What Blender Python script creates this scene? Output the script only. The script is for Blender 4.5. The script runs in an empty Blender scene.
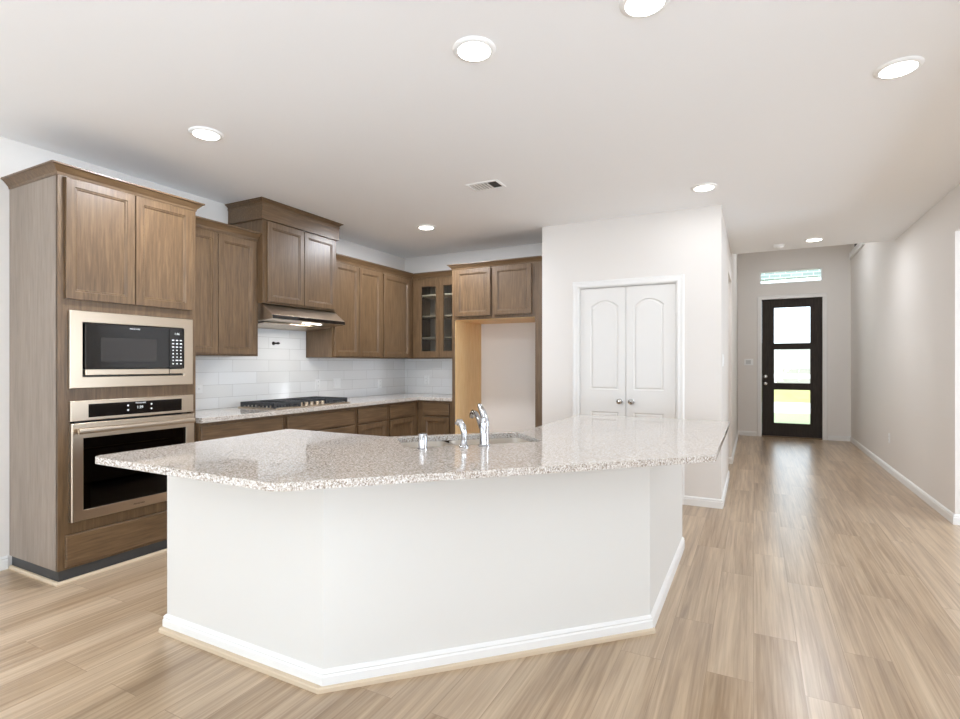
import bpy, bmesh, math, random
from mathutils import Vector, Matrix
from mathutils.geometry import tessellate_polygon
random.seed(7)
R = math.radians
S2 = math.sqrt(2)
scene = bpy.context.scene
COL = scene.collection

# ------------------------------------------------------------------ camera
cam_data = bpy.data.cameras.new('camera')
cam_data.sensor_width = 36.0
cam_data.lens = 36.0 * 527.0 / 960.0
cam_data.shift_y = 4.5 / 960.0
cam_data.clip_start = 0.05
cam_data.clip_end = 500
cam = bpy.data.objects.new('camera', cam_data)
COL.objects.link(cam)
cam.location = (0, 0, 1.31)
cam.rotation_euler = (R(90), 0, R(27.45))
scene.camera = cam

# ------------------------------------------------------------------ world, sun, exposure
world = bpy.data.worlds.new('sky')
scene.world = world
world.use_nodes = True
bg = world.node_tree.nodes['Background']
bg.inputs[0].default_value = (0.63, 0.71, 0.80, 1)
bg.inputs[1].default_value = 3.3

def light(name, kind, loc, energy, size=None, rot=(0, 0, 0), color=(1, 1, 1), size_y=None, spread=None):
    d = bpy.data.lights.new(name, kind)
    d.energy = energy
    d.color = color
    if kind == 'AREA':
        d.shape = 'RECTANGLE' if size_y else 'DISK'
        d.size = size
        if size_y: d.size_y = size_y
        if spread: d.spread = spread
    if kind == 'SUN': d.angle = R(1)
    o = bpy.data.objects.new(name, d)
    COL.objects.link(o)
    o.location = loc
    o.rotation_euler = rot
    return o

light('sun', 'SUN', (0, -10, 20), 1.0, rot=(R(35), 0, R(12)), color=(1, .96, .9))
# area lights at unseen rear and left windows; right and side-room fills are added
for wx, we in ((-2.9, 108), (-0.85, 62), (0.65, 30)):
    light('daylight_rear', 'AREA', (wx, -7.90, 1.45), we, 1.2 if wx > 0 else 1.5, (R(116), 0, R(0)), (0.78, 0.90, 1.05), 2.2)
light('daylight_left', 'AREA', (-4.16, -3.0, 1.35), 84, 2.1, (0, R(-138), 0), (0.775, 0.90, 1.06), 2.6)
light('fill_right', 'AREA', (1.38, -1.5, 1.35), 172, 2.0, (0, R(132), 0), (0.775, 0.90, 1.06), 2.2)  # added fill, tilted up to lift ceiling and right-facing fronts
light('fill_side_room', 'AREA', (4.50, 3.9, 1.4), 90, 1.7, (0, R(105), 0), (0.79, 0.91, 1.08), 1.7)  # added fill through the side opening, source unseen

vs = scene.view_settings
scene.display_settings.display_device = 'sRGB'
vs.view_transform = 'Standard'
vs.look = 'None'
vs.gamma = 1.0
vs.use_curve_mapping = False
vs.exposure = 0.34
scene.cycles.max_bounces = 14
scene.cycles.diffuse_bounces = 8
scene.cycles.glossy_bounces = 5
scene.cycles.transparent_max_bounces = 12
scene.cycles.sample_clamp_indirect = 6.0
scene.cycles.caustics_reflective = False
scene.cycles.caustics_refractive = False

# ------------------------------------------------------------------ materials
def srgb(r, g, b):
    f = lambda c: (c / 255 / 12.92) if c / 255 <= 0.04045 else ((c / 255 + 0.055) / 1.055) ** 2.4
    return (f(r), f(g), f(b), 1)

def mat(name, color=(.8, .8, .8, 1), rough=.5, metal=0, spec=.5, coat=0):
    m = bpy.data.materials.new(name)
    m.use_nodes = True
    b = m.node_tree.nodes['Principled BSDF']
    b.inputs['Base Color'].default_value = color
    b.inputs['Roughness'].default_value = rough
    b.inputs['Metallic'].default_value = metal
    b.inputs['Specular IOR Level'].default_value = spec
    b.inputs['Coat Weight'].default_value = coat
    b.inputs['Coat Roughness'].default_value = .3
    return m

class N:
    """tiny node helper"""
    def __init__(s, m):
        s.m = m; s.t = m.node_tree; s.b = s.t.nodes['Principled BSDF']
    def new(s, kind, **kw):
        n = s.t.nodes.new(kind)
        for k, v in kw.items(): setattr(n, k, v)
        return n
    def link(s, a, b): s.t.links.new(a, b)
    def mapping(s, scale, coord='Object', rnd=True, rot=(0, 0, 0)):
        tc = s.new('ShaderNodeTexCoord')
        mp = s.new('ShaderNodeMapping')
        mp.inputs['Scale'].default_value = scale
        mp.inputs['Rotation'].default_value = rot
        src = tc.outputs[coord]
        if rnd:
            oi = s.new('ShaderNodeObjectInfo')
            mu = s.new('ShaderNodeMath', operation='MULTIPLY'); mu.inputs[1].default_value = 37.0
            s.link(oi.outputs['Random'], mu.inputs[0])
            ad = s.new('ShaderNodeVectorMath', operation='ADD')
            s.link(src, ad.inputs[0]); s.link(mu.outputs[0], ad.inputs[1])
            src = ad.outputs[0]
        s.link(src, mp.inputs['Vector'])
        return mp.outputs[0]
    def noise(s, vec, scale, detail=4, rough=.55, dist=0):
        n = s.new('ShaderNodeTexNoise')
        n.inputs['Scale'].default_value = scale
        n.inputs['Detail'].default_value = detail
        n.inputs['Roughness'].default_value = rough
        n.inputs['Distortion'].default_value = dist
        s.link(vec, n.inputs['Vector'])
        return n.outputs['Fac']
    def ramp(s, fac, stops):
        r = s.new('ShaderNodeValToRGB')
        e = r.color_ramp.elements
        while len(e) < len(stops): e.new(0.5)
        for el, (p, c) in zip(e, stops):
            el.position = p; el.color = c
        s.link(fac, r.inputs[0])
        return r.outputs[0]
    def mix(s, fac, a, b, mode='MIX'):
        n = s.new('ShaderNodeMix', data_type='RGBA', blend_type=mode)
        for sock, v in ((n.inputs[0], fac), (n.inputs[6], a), (n.inputs[7], b)):
            if hasattr(v, 'is_output'): s.link(v, sock)
            else: sock.default_value = v
        return n.outputs[2]
    def bump(s, h, strength=.1, dist=.002):
        n = s.new('ShaderNodeBump')
        n.inputs['Strength'].default_value = strength
        n.inputs['Distance'].default_value = dist
        s.link(h, n.inputs['Height']); s.link(n.outputs[0], s.b.inputs['Normal'])

def paint(name, color, rough=.6, bumpy=.06):
    m = mat(name, color, rough, spec=.3)
    n = N(m); v = n.mapping((1, 1, 1), rnd=False)
    n.bump(n.noise(v, 90, 3), bumpy, .002)
    return m

M = {}
M['wall'] = paint('wall_paint', srgb(227, 222, 216))
M['ceiling'] = paint('ceiling_paint', srgb(247, 248, 249), .8, .1)
M['island_paint'] = paint('island_wall_paint', srgb(218, 215, 209))
M['trim'] = mat('white_trim_enamel', srgb(231, 229, 225), .35)
M['door_white'] = mat('white_door_enamel', srgb(226, 223, 218), .4)
M['plastic'] = mat('white_plastic', srgb(240, 240, 238), .35)
M['light_trim'] = mat('white_light_trim', srgb(245, 245, 243), .5)

def wood(name, dark, mid, light_, rough=.38, horizontal=False, fig=1.0):
    m = mat(name, mid, rough, spec=.45, coat=.12)
    n = N(m)
    sc = (3, 42, 42) if horizontal else (42, 42, 3)
    if horizontal == 'y': sc = (42, 3, 42)
    v = n.mapping(sc)
    fine = n.noise(v, 1.6, 5, .6, .3)
    sc2 = tuple(c / 7.0 if c > 10 else c * .35 for c in sc)
    v2 = n.mapping(sc2)
    broad = n.noise(v2, 1.3, 3, .5, 1.2)
    c1 = n.ramp(fine, [(.30, dark), (.52, mid), (.72, light_)])
    dk = tuple(c * .80 for c in mid[:3]) + (1,)
    lt = tuple(min(1, c * 1.16) for c in mid[:3]) + (1,)
    c2 = n.ramp(broad, [(.3, dk), (.7, lt)])
    n.link(n.mix(.45 * fig, c1, c2), n.b.inputs['Base Color'])
    n.bump(fine, .12, .001)
    return m

W = (srgb(68, 50, 32), srgb(102, 79, 55), srgb(131, 105, 76))
M['wood'] = wood('stained_brown_maple', *W)
M['wood_h'] = wood('stained_brown_maple_across', *W, horizontal=True)
M['wood_side'] = wood('stained_maple_veneer_side', srgb(122, 108, 96), srgb(142, 128, 115), srgb(156, 143, 130), rough=.45)
M['lightened_shelf'] = wood('lightened_maple_shelf', srgb(176, 156, 134), srgb(196, 178, 156), srgb(212, 196, 176), horizontal=True, fig=.4)  # shelf tone lightened to stand in for light inside the glass cabinet
M['kick'] = mat('black_vinyl_toe_kick', srgb(62, 62, 62), .5)
M['raw'] = wood('unfinished_yellow_maple_veneer', srgb(228, 186, 128), srgb(240, 202, 146), srgb(246, 214, 162), rough=.5, fig=.4)
M['shoe'] = mat('natural_wood_shoe', srgb(222, 205, 182), .5)
M['tan_shoe'] = mat('tan_shoe_moulding', srgb(205, 186, 160), .5)

# granite
m = mat('polished_speckled_granite', srgb(205, 198, 190), .035, spec=.5)
n = N(m)
v = n.mapping((1, 1, 1), rnd=False)
vs_ = n.mapping((1.0, 2.4, 1.5), rnd=False, rot=(0, 0, R(-20)))
cl = n.noise(vs_, 84, 5, .78, .5)
base = n.ramp(cl, [(.36, srgb(92, 80, 70)), (.43, srgb(150, 134, 119)), (.50, srgb(190, 179, 167)), (.60, srgb(228, 225, 220))])
fn = n.noise(v, 210, 3, .6)
c = n.mix(n.ramp(fn, [(.30, (1, 1, 1, 1)), (.37, (0, 0, 0, 1))]), base, srgb(88, 84, 82))
fn2 = n.noise(n.mapping((1, 1, 1), rnd=False, rot=(1, 1, 0)), 210, 3, .6)
c = n.mix(n.ramp(fn2, [(.58, (0, 0, 0, 1)), (.68, (1, 1, 1, 1))]), c, srgb(240, 238, 236))
n.link(c, n.b.inputs['Base Color'])
M['granite'] = m

# floor planks, boards running along Y
m = mat('light_oak_vinyl_planks', srgb(190, 168, 142), .28, spec=.85)
n = N(m)
tc = n.new('ShaderNodeTexCoord')
sw = n.new('ShaderNodeMapping'); sw.inputs['Rotation'].default_value = (0, 0, R(90))
n.link(tc.outputs['Object'], sw.inputs[0])
br = n.new('ShaderNodeTexBrick', offset=.37, offset_frequency=2)
br.inputs['Scale'].default_value = 1.0
br.inputs['Brick Width'].default_value = 1.22
br.inputs['Row Height'].default_value = .18
br.inputs['Mortar Size'].default_value = .0012
br.inputs['Mortar Smooth'].default_value = .3
br.inputs['Bias'].default_value = 0
br.inputs['Color1'].default_value = (0, 0, 0, 1)
br.inputs['Color2'].default_value = (1, 1, 1, 1)
n.link(sw.outputs[0], br.inputs['Vector'])
plank = br.outputs['Color']
# each board shifts its own figure
off = n.new('ShaderNodeVectorMath', operation='SCALE'); off.inputs['Scale'].default_value = 23.0
n.link(plank, off.inputs[0])
ad = n.new('ShaderNodeVectorMath', operation='ADD')
n.link(tc.outputs['Object'], ad.inputs[0]); n.link(off.outputs[0], ad.inputs[1])
mp = n.new('ShaderNodeMapping'); mp.inputs['Scale'].default_value = (11, .60, 1)
n.link(ad.outputs[0], mp.inputs[0])
fig = n.noise(mp.outputs[0], 1.0, 5, .6, .5)
mp2 = n.new('ShaderNodeMapping'); mp2.inputs['Scale'].default_value = (62, 1.5, 1)
n.link(ad.outputs[0], mp2.inputs[0])
gr = n.noise(mp2.outputs[0], 1.0, 4, .6, .5)
c = n.ramp(fig, [(.30, srgb(118, 90, 62)), (.43, srgb(155, 126, 94)), (.55, srgb(186, 158, 125)), (.68, srgb(208, 184, 153))])
c = n.mix(.45, c, n.ramp(gr, [(.34, srgb(116, 88, 62)), (.66, srgb(210, 187, 157))]))
c = n.mix(.26, c, n.mix(plank, srgb(140, 118, 92), srgb(206, 188, 166)))
c = n.mix(n.ramp(br.outputs['Fac'], [(.4, (0, 0, 0, 1)), (.9, (.55, .55, .55, 1))]), c, srgb(120, 98, 76))
n.link(c, n.b.inputs['Base Color'])
n.bump(gr, .08, .001)
M['floor'] = m

def tile_mat(name, axis):
    m = mat(name, srgb(238, 238, 236), .12, spec=.6)
    n = N(m)
    tc = n.new('ShaderNodeTexCoord')
    sep = n.new('ShaderNodeSeparateXYZ'); n.link(tc.outputs['Object'], sep.inputs[0])
    cmb = n.new('ShaderNodeCombineXYZ')
    n.link(sep.outputs[axis], cmb.inputs[0]); n.link(sep.outputs[2], cmb.inputs[1])
    br = n.new('ShaderNodeTexBrick', offset=.35, offset_frequency=2)
    br.inputs['Scale'].default_value = 1
    br.inputs['Brick Width'].default_value = .405
    br.inputs['Row Height'].default_value = .1125
    br.inputs['Mortar Size'].default_value = .0016
    br.inputs['Mortar Smooth'].default_value = .2
    br.inputs['Color1'].default_value = srgb(232, 231, 228)
    br.inputs['Color2'].default_value = srgb(240, 240, 239)
    br.inputs['Mortar'].default_value = srgb(196, 194, 190)
    n.link(cmb.outputs[0], br.inputs['Vector'])
    n.link(br.outputs['Color'], n.b.inputs['Base Color'])
    inv = n.new('ShaderNodeMath', operation='SUBTRACT'); inv.inputs[0].default_value = 1
    n.link(br.outputs['Fac'], inv.inputs[1])
    wv = n.noise(tc.outputs['Object'], 9, 2)
    s = n.new('ShaderNodeMath', operation='MULTIPLY_ADD'); s.inputs[1].default_value = .6
    n.link(wv, s.inputs[0]); n.link(inv.outputs[0], s.inputs[2])
    n.bump(s.outputs[0], .25, .002)
    return m
M['tile_y'] = tile_mat('white_wall_tile_side', 1)
M['tile_x'] = tile_mat('white_wall_tile_back', 0)

m = mat('brushed_stainless', srgb(198, 182, 162), .33, 1.0)
M['steel'] = m
M['steel_sink'] = mat('satin_sink_steel', srgb(225, 218, 208), .42, 1.0)
M['chrome'] = mat('polished_chrome', srgb(196, 196, 198), .05, 1.0)
M['nickel'] = mat('satin_nickel', srgb(190, 186, 180), .22, 1.0)
M['iron'] = mat('black_cast_iron', srgb(52, 53, 55), .5, spec=.5)
M['blackgloss'] = mat('black_glass', srgb(20, 18, 17), .06, spec=.6)
M['black_matte'] = mat('black_plastic', srgb(24, 24, 24), .35)
M['cavity'] = mat('dark_oven_enamel', srgb(20, 20, 22), .4)
M['grey_screen'] = mat('grey_window_mesh', srgb(46, 43, 41), .14)
M['front_door'] = wood('dark_bronze_stained_door', srgb(44, 38, 34), srgb(56, 49, 44), srgb(68, 60, 54), rough=.6, fig=.5)
M['front_door'].node_tree.nodes['Principled BSDF'].inputs['Coat Weight'].default_value = 0
M['front_door'].node_tree.nodes['Principled BSDF'].inputs['Specular IOR Level'].default_value = .2
M['threshold'] = mat('brown_door_threshold', srgb(120, 98, 72), .5)
M['print'] = mat('pale_grey_print', srgb(225, 225, 225), .5)
M['dark'] = mat('dark_slot', srgb(70, 66, 62), .8)
M['rough_black'] = mat('blackened_steel_pipe', srgb(40, 36, 34), .5, .6)

def emit(name, color, strength):
    m = mat(name, (0, 0, 0, 1))
    m.node_tree.nodes['Principled BSDF'].inputs['Emission Color'].default_value = color
    m.node_tree.nodes['Principled BSDF'].inputs['Emission Strength'].default_value = strength
    return m
M['lamp'] = emit('lit_led_lens', (1, .97, .92, 1), 9)
M['hood_lamp'] = emit('lit_hood_lamp', (1, .95, .86, 1), 10)
M['digits'] = emit('lit_digits', (.9, .95, .95, 1), 1.0)

def thin_glass(name, tint, refl=.08, rough=0.0):
    m = bpy.data.materials.new(name); m.use_nodes = True
    t = m.node_tree; t.nodes.clear()
    o = t.nodes.new('ShaderNodeOutputMaterial')
    tr = t.nodes.new('ShaderNodeBsdfTransparent'); tr.inputs[0].default_value = tint
    gl = t.nodes.new('ShaderNodeBsdfGlossy'); gl.inputs['Roughness'].default_value = rough
    fr = t.nodes.new('ShaderNodeFresnel'); fr.inputs[0].default_value = 1.45
    mx = t.nodes.new('ShaderNodeMixShader')
    t.links.new(fr.outputs[0], mx.inputs[0]); t.links.new(tr.outputs[0], mx.inputs[1])
    t.links.new(gl.outputs[0], mx.inputs[2]); t.links.new(mx.outputs[0], o.inputs[0])
    return m
M['glass'] = thin_glass('clear_glass', (.96, .98, .97, 1))
M['oven_glass'] = thin_glass('smoked_oven_glass', (.42, .42, .44, 1))

# ------------------------------------------------------------------ helpers
def tag(o, label=None, cat=None, group=None, kind=None):
    if label: o['label'] = label
    if cat: o['category'] = cat
    if group: o['group'] = group
    if kind: o['kind'] = kind
    return o

def obj(name, bm, material, parent=None, loc=None, bevel=0, smooth=False, seg=2):
    bmesh.ops.recalc_face_normals(bm, faces=bm.faces)
    me = bpy.data.meshes.new(name)
    if smooth:
        for f in bm.faces: f.smooth = True
    bm.to_mesh(me); bm.free()
    me.materials.append(material)
    if smooth:
        try: me.set_sharp_from_angle(angle=R(38))
        except Exception: pass
    o = bpy.data.objects.new(name, me)
    COL.objects.link(o)
    if parent: o.parent = parent
    if loc: o.location = loc
    if bevel:
        b = o.modifiers.new('bevel', 'BEVEL')
        b.width = bevel; b.segments = seg; b.limit_method = 'ANGLE'; b.angle_limit = R(35)
    return o

def thing(name, loc, label, cat, rotz=0, group=None, kind=None):
    o = bpy.data.objects.new(name, None)
    COL.objects.link(o)
    o.empty_display_size = .1
    o.location = loc; o.rotation_euler = (0, 0, rotz)
    return tag(o, label, cat, group, kind)

def box(bm, x0, x1, y0, y1, z0, z1):
    vs = [bm.verts.new(p) for p in ((x0, y0, z0), (x1, y0, z0), (x1, y1, z0), (x0, y1, z0), (x0, y0, z1), (x1, y0, z1), (x1, y1, z1), (x0, y1, z1))]
    for f in ((0, 1, 2, 3), (4, 5, 6, 7), (0, 1, 5, 4), (1, 2, 6, 5), (2, 3, 7, 6), (3, 0, 4, 7)):
        bm.faces.new([vs[i] for i in f])
    return bm

def BX(*boxes):
    bm = bmesh.new()
    for b in boxes: box(bm, *b)
    return bm

def loft(bm, rings, cap_a=True, cap_b=True, torus=False):
    """rings: lists of 3D points of the same length"""
    V = [[bm.verts.new(p) for p in r] for r in rings]
    n = len(V[0]); pairs = list(zip(V[:-1], V[1:]))
    if torus: pairs.append((V[-1], V[0]))
    for a, b in pairs:
        for i in range(n):
            bm.faces.new((a[i], a[(i + 1) % n], b[(i + 1) % n], b[i]))
    if not torus:
        if cap_a: bm.faces.new(V[0])
        if cap_b: bm.faces.new(V[-1])
    return bm

def rect(x0, x1, z0, z1, inset, y):
    return [(x0 + inset, y, z0 + inset), (x1 - inset, y, z0 + inset), (x1 - inset, y, z1 - inset), (x0 + inset, y, z1 - inset)]

def nested(bm, x0, x1, z0, z1, prof, torus=False):
    """prof: (inset, y) pairs"""
    return loft(bm, [rect(x0, x1, z0, z1, i, y) for i, y in prof], torus=torus)

def shaker(bm, x0, x1, z0, z1, y, t=.021, fr=.050):
    """recessed-panel door whose back lies at y, front at y - t"""
    f = y - t
    return nested(bm, x0, x1, z0, z1, [(0, y), (0, f + .002), (.002, f), (fr - .003, f), (fr, f + .005), (fr + .007, f + .006), (fr + .012, f + .0125)])

def slab(bm, x0, x1, z0, z1, y, t=.019):
    f = y - t
    return nested(bm, x0, x1, z0, z1, [(0, y), (0, f + .004), (.003, f + .0015), (.008, f)])

def lathe(bm, prof, center=(0, 0, 0), axis='Z', seg=24, mtx=None):
    cx, cy, cz = center
    rings = []
    for r, h in prof:
        ring = []
        for i in range(seg):
            a = 2 * math.pi * i / seg
            u, v = r * math.cos(a), r * math.sin(a)
            if axis == 'Z': p = (cx + u, cy + v, cz + h)
            elif axis == 'Y': p = (cx + u, cy + h, cz + v)
            else: p = (cx + h, cy + u, cz + v)
            ring.append(mtx @ Vector(p) if mtx else p)
        rings.append(ring)
    return loft(bm, rings)

def tube(bm, pts, rad, seg=12):
    pts = [Vector(p) for p in pts]
    rads = rad if isinstance(rad, (list, tuple)) else [rad] * len(pts)
    up = Vector((0, 0, 1)); rings = []
    prev = None
    for i, p in enumerate(pts):
        if i == 0: d = pts[1] - p
        elif i == len(pts) - 1: d = p - pts[-2]
        else: d = (pts[i + 1] - p).normalized() + (p - pts[i - 1]).normalized()
        d.normalize()
        if prev is None:
            a = d.cross(up if abs(d.dot(up)) < .95 else Vector((1, 0, 0))).normalized()
        else:
            a = (prev - d * prev.dot(d)).normalized()
        prev = a; b = d.cross(a)
        rings.append([p + (a * math.cos(2 * math.pi * k / seg) + b * math.sin(2 * math.pi * k / seg)) * rads[i] for k in range(seg)])
    return loft(bm, rings)

def sweep(bm, path, prof, closed=False, mapf=None):
    """path: 2D points; prof: (out, h) pairs, out to the RIGHT of travel; mapf(x, y, h) -> 3D"""
    mapf = mapf or (lambda x, y, h: (x, y, h))
    n = len(path); P = [Vector(p) for p in path]
    rings = []
    for i in range(n):
        prv = P[i - 1] if (i > 0 or closed) else None
        nxt = P[(i + 1) % n] if (i < n - 1 or closed) else None
        d1 = (P[i] - prv).normalized() if prv is not None else (nxt - P[i]).normalized()
        d2 = (nxt - P[i]).normalized() if nxt is not None else d1
        n1 = Vector((d1.y, -d1.x)); n2 = Vector((d2.y, -d2.x))
        m_ = n1 + n2
        m_ = m_ / max(1e-6, m_.dot(n1))
        rings.append([mapf(P[i].x + m_.x * o, P[i].y + m_.y * o, h) for o, h in prof])
    return loft(bm, rings, torus=closed)

def extrude_poly(bm, outer, z0, z1, holes=()):
    loops = [list(outer)] + [list(h) for h in holes]
    flat = [p for l in loops for p in l]
    tris = tessellate_polygon([[Vector((p[0], p[1], 0)) for p in l] for l in loops])
    lo = [bm.verts.new((p[0], p[1], z0)) for p in flat]
    hi = [bm.verts.new((p[0], p[1], z1)) for p in flat]
    for t in tris:
        try:
            bm.faces.new([hi[i] for i in t]); bm.faces.new([lo[i] for i in t])
        except ValueError: pass
    k = 0
    for l in loops:
        m_ = len(l)
        for i in range(m_):
            a, b = k + i, k + (i + 1) % m_
            bm.faces.new((lo[a], lo[b], hi[b], hi[a]))
        k += m_
    return bm

def fillet(poly, radii, seg=5):
    out = []; n = len(poly)
    for i in range(n):
        p = Vector(poly[i]); a = Vector(poly[i - 1]); b = Vector(poly[(i + 1) % n]); r = radii[i] if isinstance(radii, (list, tuple)) else radii
        if r <= 0: out.append(tuple(p)); continue
        d1 = (a - p).normalized(); d2 = (b - p).normalized()
        half = d1.angle(d2) / 2
        t = r / math.tan(half)
        c = p + (d1 + d2).normalized() * (r / math.sin(half))
        s = p + d1 * t; e = p + d2 * t
        a0 = math.atan2(*(s - c).yx); a1 = math.atan2(*(e - c).yx)
        da = (a1 - a0 + math.pi) % (2 * math.pi) - math.pi
        for k in range(seg + 1):
            an = a0 + da * k / seg
            out.append((c.x + r * math.cos(an), c.y + r * math.sin(an)))
    return out

def text_obj(name, body, size, material, parent, loc, rot, align='CENTER'):
    cu = bpy.data.curves.new(name, 'FONT')
    cu.body = body; cu.size = size; cu.align_x = align; cu.align_y = 'CENTER'; cu.extrude = .0004
    tmp = bpy.data.objects.new(name, cu); COL.objects.link(tmp)
    dg = bpy.context.evaluated_depsgraph_get()
    me = bpy.data.meshes.new_from_object(tmp.evaluated_get(dg))
    bpy.data.objects.remove(tmp); bpy.data.curves.remove(cu)
    me.name = name; me.materials.clear(); me.materials.append(material)
    o = bpy.data.objects.new(name, me); COL.objects.link(o)
    o.parent = parent; o.location = loc; o.rotation_euler = rot
    return o

def copy_tree(o, parent=None):
    c = o.copy(); COL.objects.link(c)
    if parent: c.parent = parent
    for ch in list(o.children): copy_tree(ch, c)
    return c

def struct(name, bm, m_, bevel=0):
    o = obj(name, bm, m_, bevel=bevel)
    return tag(o, kind='structure')

# ------------------------------------------------------------------ room shell
XL, YB, CZ = -4.245, 5.93, 2.755
PY = 5.247            # pantry front
HX = -0.26            # hall's left side
RX = 1.459            # hall's right wall
FY = 10.81            # wall of the front door
FC = 3.45             # foyer ceiling

struct('floor', BX((-4.34, 4.7, -8.12, 10.93, -.1, 0)), M['floor'])
struct('ceiling', BX((-4.34, 4.7, -8.12, 7.70, CZ, CZ + .1)), M['ceiling'])
struct('ceiling_foyer', BX((-.45, 1.75, 7.70, 10.93, FC, FC + .1)), M['ceiling'])
struct('wall_foyer_drop', BX((-.45, 1.75, 7.60, 7.70, CZ + .1, FC)), M['wall'])
struct('wall_left', BX((-4.34, XL, -8.12, -4.4, 0, CZ), (-4.34, XL, -1.6, 6.05, 0, CZ), (-4.34, XL, -4.4, -1.6, 0, .25), (-4.34, XL, -4.4, -1.6, 2.45, CZ)), M['wall'])
struct('wall_back', BX((XL, -1.865, YB, 6.05, 0, CZ)), M['wall'])
struct('wall_pantry_left', BX((-1.985, -1.865, PY, 5.93, 0, CZ)), M['wall'])
DX0, DX1, DZ = -1.585, -.640, 2.083
struct('wall_pantry', BX((-1.865, DX0, PY, PY + .12, 0, CZ), (DX1, HX, PY, PY + .12, 0, CZ), (DX0, DX1, PY, PY + .12, DZ, CZ)), M['wall'])
struct('wall_pantry_inside', BX((-1.865, -.38, 6.15, 6.25, 0, CZ)), M['wall'])
struct('wall_hall_left', BX((HX - .12, HX, PY + .12, 6.72, 0, CZ), (HX - .12, HX, 6.72, 7.66, 2.385, CZ)), M['wall'])
struct('wall_side_passage', BX((-2.4, HX, 7.66, 7.78, 0, CZ), (-2.4, -2.3, 6.25, 7.66, 0, CZ), (-2.4, -.38, 6.25, 6.37, 0, CZ)), M['wall'])
struct('wall_foyer_left', BX((HX - .12, HX, 7.78, FY, 0, FC), (HX - .12, HX, 7.70, 7.78, CZ, FC)), M['wall'])
FD0, FD1, FDZ = .120, 1.060, 2.475
TR = (.092, 1.062, 2.744, 2.986)
struct('wall_far', BX((HX - .12, FD0, FY, FY + .12, 0, FDZ), (FD1, RX + .12, FY, FY + .12, 0, FDZ), (HX - .12, RX + .12, FY, FY + .12, FDZ, TR[2]),
                      (HX - .12, TR[0], FY, FY + .12, TR[2], TR[3]), (TR[1], RX + .12, FY, FY + .12, TR[2], TR[3]), (HX - .12, RX + .12, FY, FY + .12, TR[3], FC)), M['wall'])
struct('wall_right', BX((RX, RX + .12, 5.61, 7.70, 0, CZ), (RX, RX + .12, 7.70, FY, 0, FC), (RX, RX + .12, 2.6, 5.61, 2.394, CZ), (RX, RX + .12, -8.0, -2.7, 0, CZ), (RX, RX + .12, -.3, 2.6, 0, CZ), (RX, RX + .12, -2.7, -.3, 0, .25), (RX, RX + .12, -2.7, -.3, 2.45, CZ)), M['wall'])
struct('wall_side_room', BX((RX + .12, 4.7, 5.90, 6.02, 0, CZ), (RX + .12, 4.7, 1.9, 2.02, 0, CZ), (4.6, 4.7, 2.02, 3.0, 0, CZ), (4.6, 4.7, 4.8, 5.9, 0, CZ), (4.6, 4.7, 3.0, 4.8, 0, .5), (4.6, 4.7, 3.0, 4.8, 2.3, CZ)), M['wall'])
rw = [(-3.7, -2.1), (-1.65, -.05), (.15 - .1, 1.25)]
xs = [(-4.34, -3.7), (-2.1, -1.65), (-.05, .05), (1.25, 1.58)]
struct('wall_rear', BX(*[(a, b, -8.12, -8.0, 0, CZ) for a, b in xs], *[(a, b, -8.12, -8.0, 0, .4) for a, b in rw], *[(a, b, -8.12, -8.0, 2.5, CZ) for a, b in rw]), M['wall'])

def window_frame(name, x0, x1, z0, z1, y, w=.05, mull=True):
    bm = bmesh.new()
    nested(bm, x0, x1, z0, z1, [(0, y - .04), (0, y + .04), (w, y + .04), (w, y - .04)], torus=True)
    if mull: box(bm, x0 + w, x1 - w, y - .02, y + .02, (z0 + z1) / 2 - .02, (z0 + z1) / 2 + .02)
    f = struct(name, bm, M['trim'])
    obj('pane', BX((x0 + w, x1 - w, y - .003, y + .003, z0 + w, z1 - w)), M['glass'], f)
    return f
for i, (a, b) in enumerate(rw): window_frame('window_%d' % (i + 1), a, b, .4, 2.5, -8.06)
# windows in x-facing walls; right and side-room ones added to carry fill light
for name, y0, y1, z0, z1, X in (('window_4', -4.4, -1.6, .25, 2.45, -4.28), ('window_5', 3.0, 4.8, .5, 2.3, 4.65), ('window_7', -2.7, -.3, .25, 2.45, RX + .06)):
    bm = bmesh.new()
    r_ = lambda i, x: [(x, y0 + i, z0 + i), (x, y1 - i, z0 + i), (x, y1 - i, z1 - i), (x, y0 + i, z1 - i)]
    loft(bm, [r_(0, X - .04), r_(0, X + .04), r_(.05, X + .04), r_(.05, X - .04)], torus=True)
    f = struct(name, bm, M['trim'])
    obj('pane', BX((X - .003, X + .003, y0 + .05, y1 - .05, z0 + .05, z1 - .05)), M['glass'], f)

# transom over the front door
bm = bmesh.new()
nested(bm, TR[0], TR[1], TR[2], TR[3], [(0, FY + .02), (0, FY + .10), (.022, FY + .10), (.022, FY + .02)], torus=True)
tw = struct('window_6', bm, M['trim'])
obj('pane', BX((TR[0] + .022, TR[1] - .022, FY + .05, FY + .056, TR[2] + .022, TR[3] - .022)), M['glass'], tw)

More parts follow.
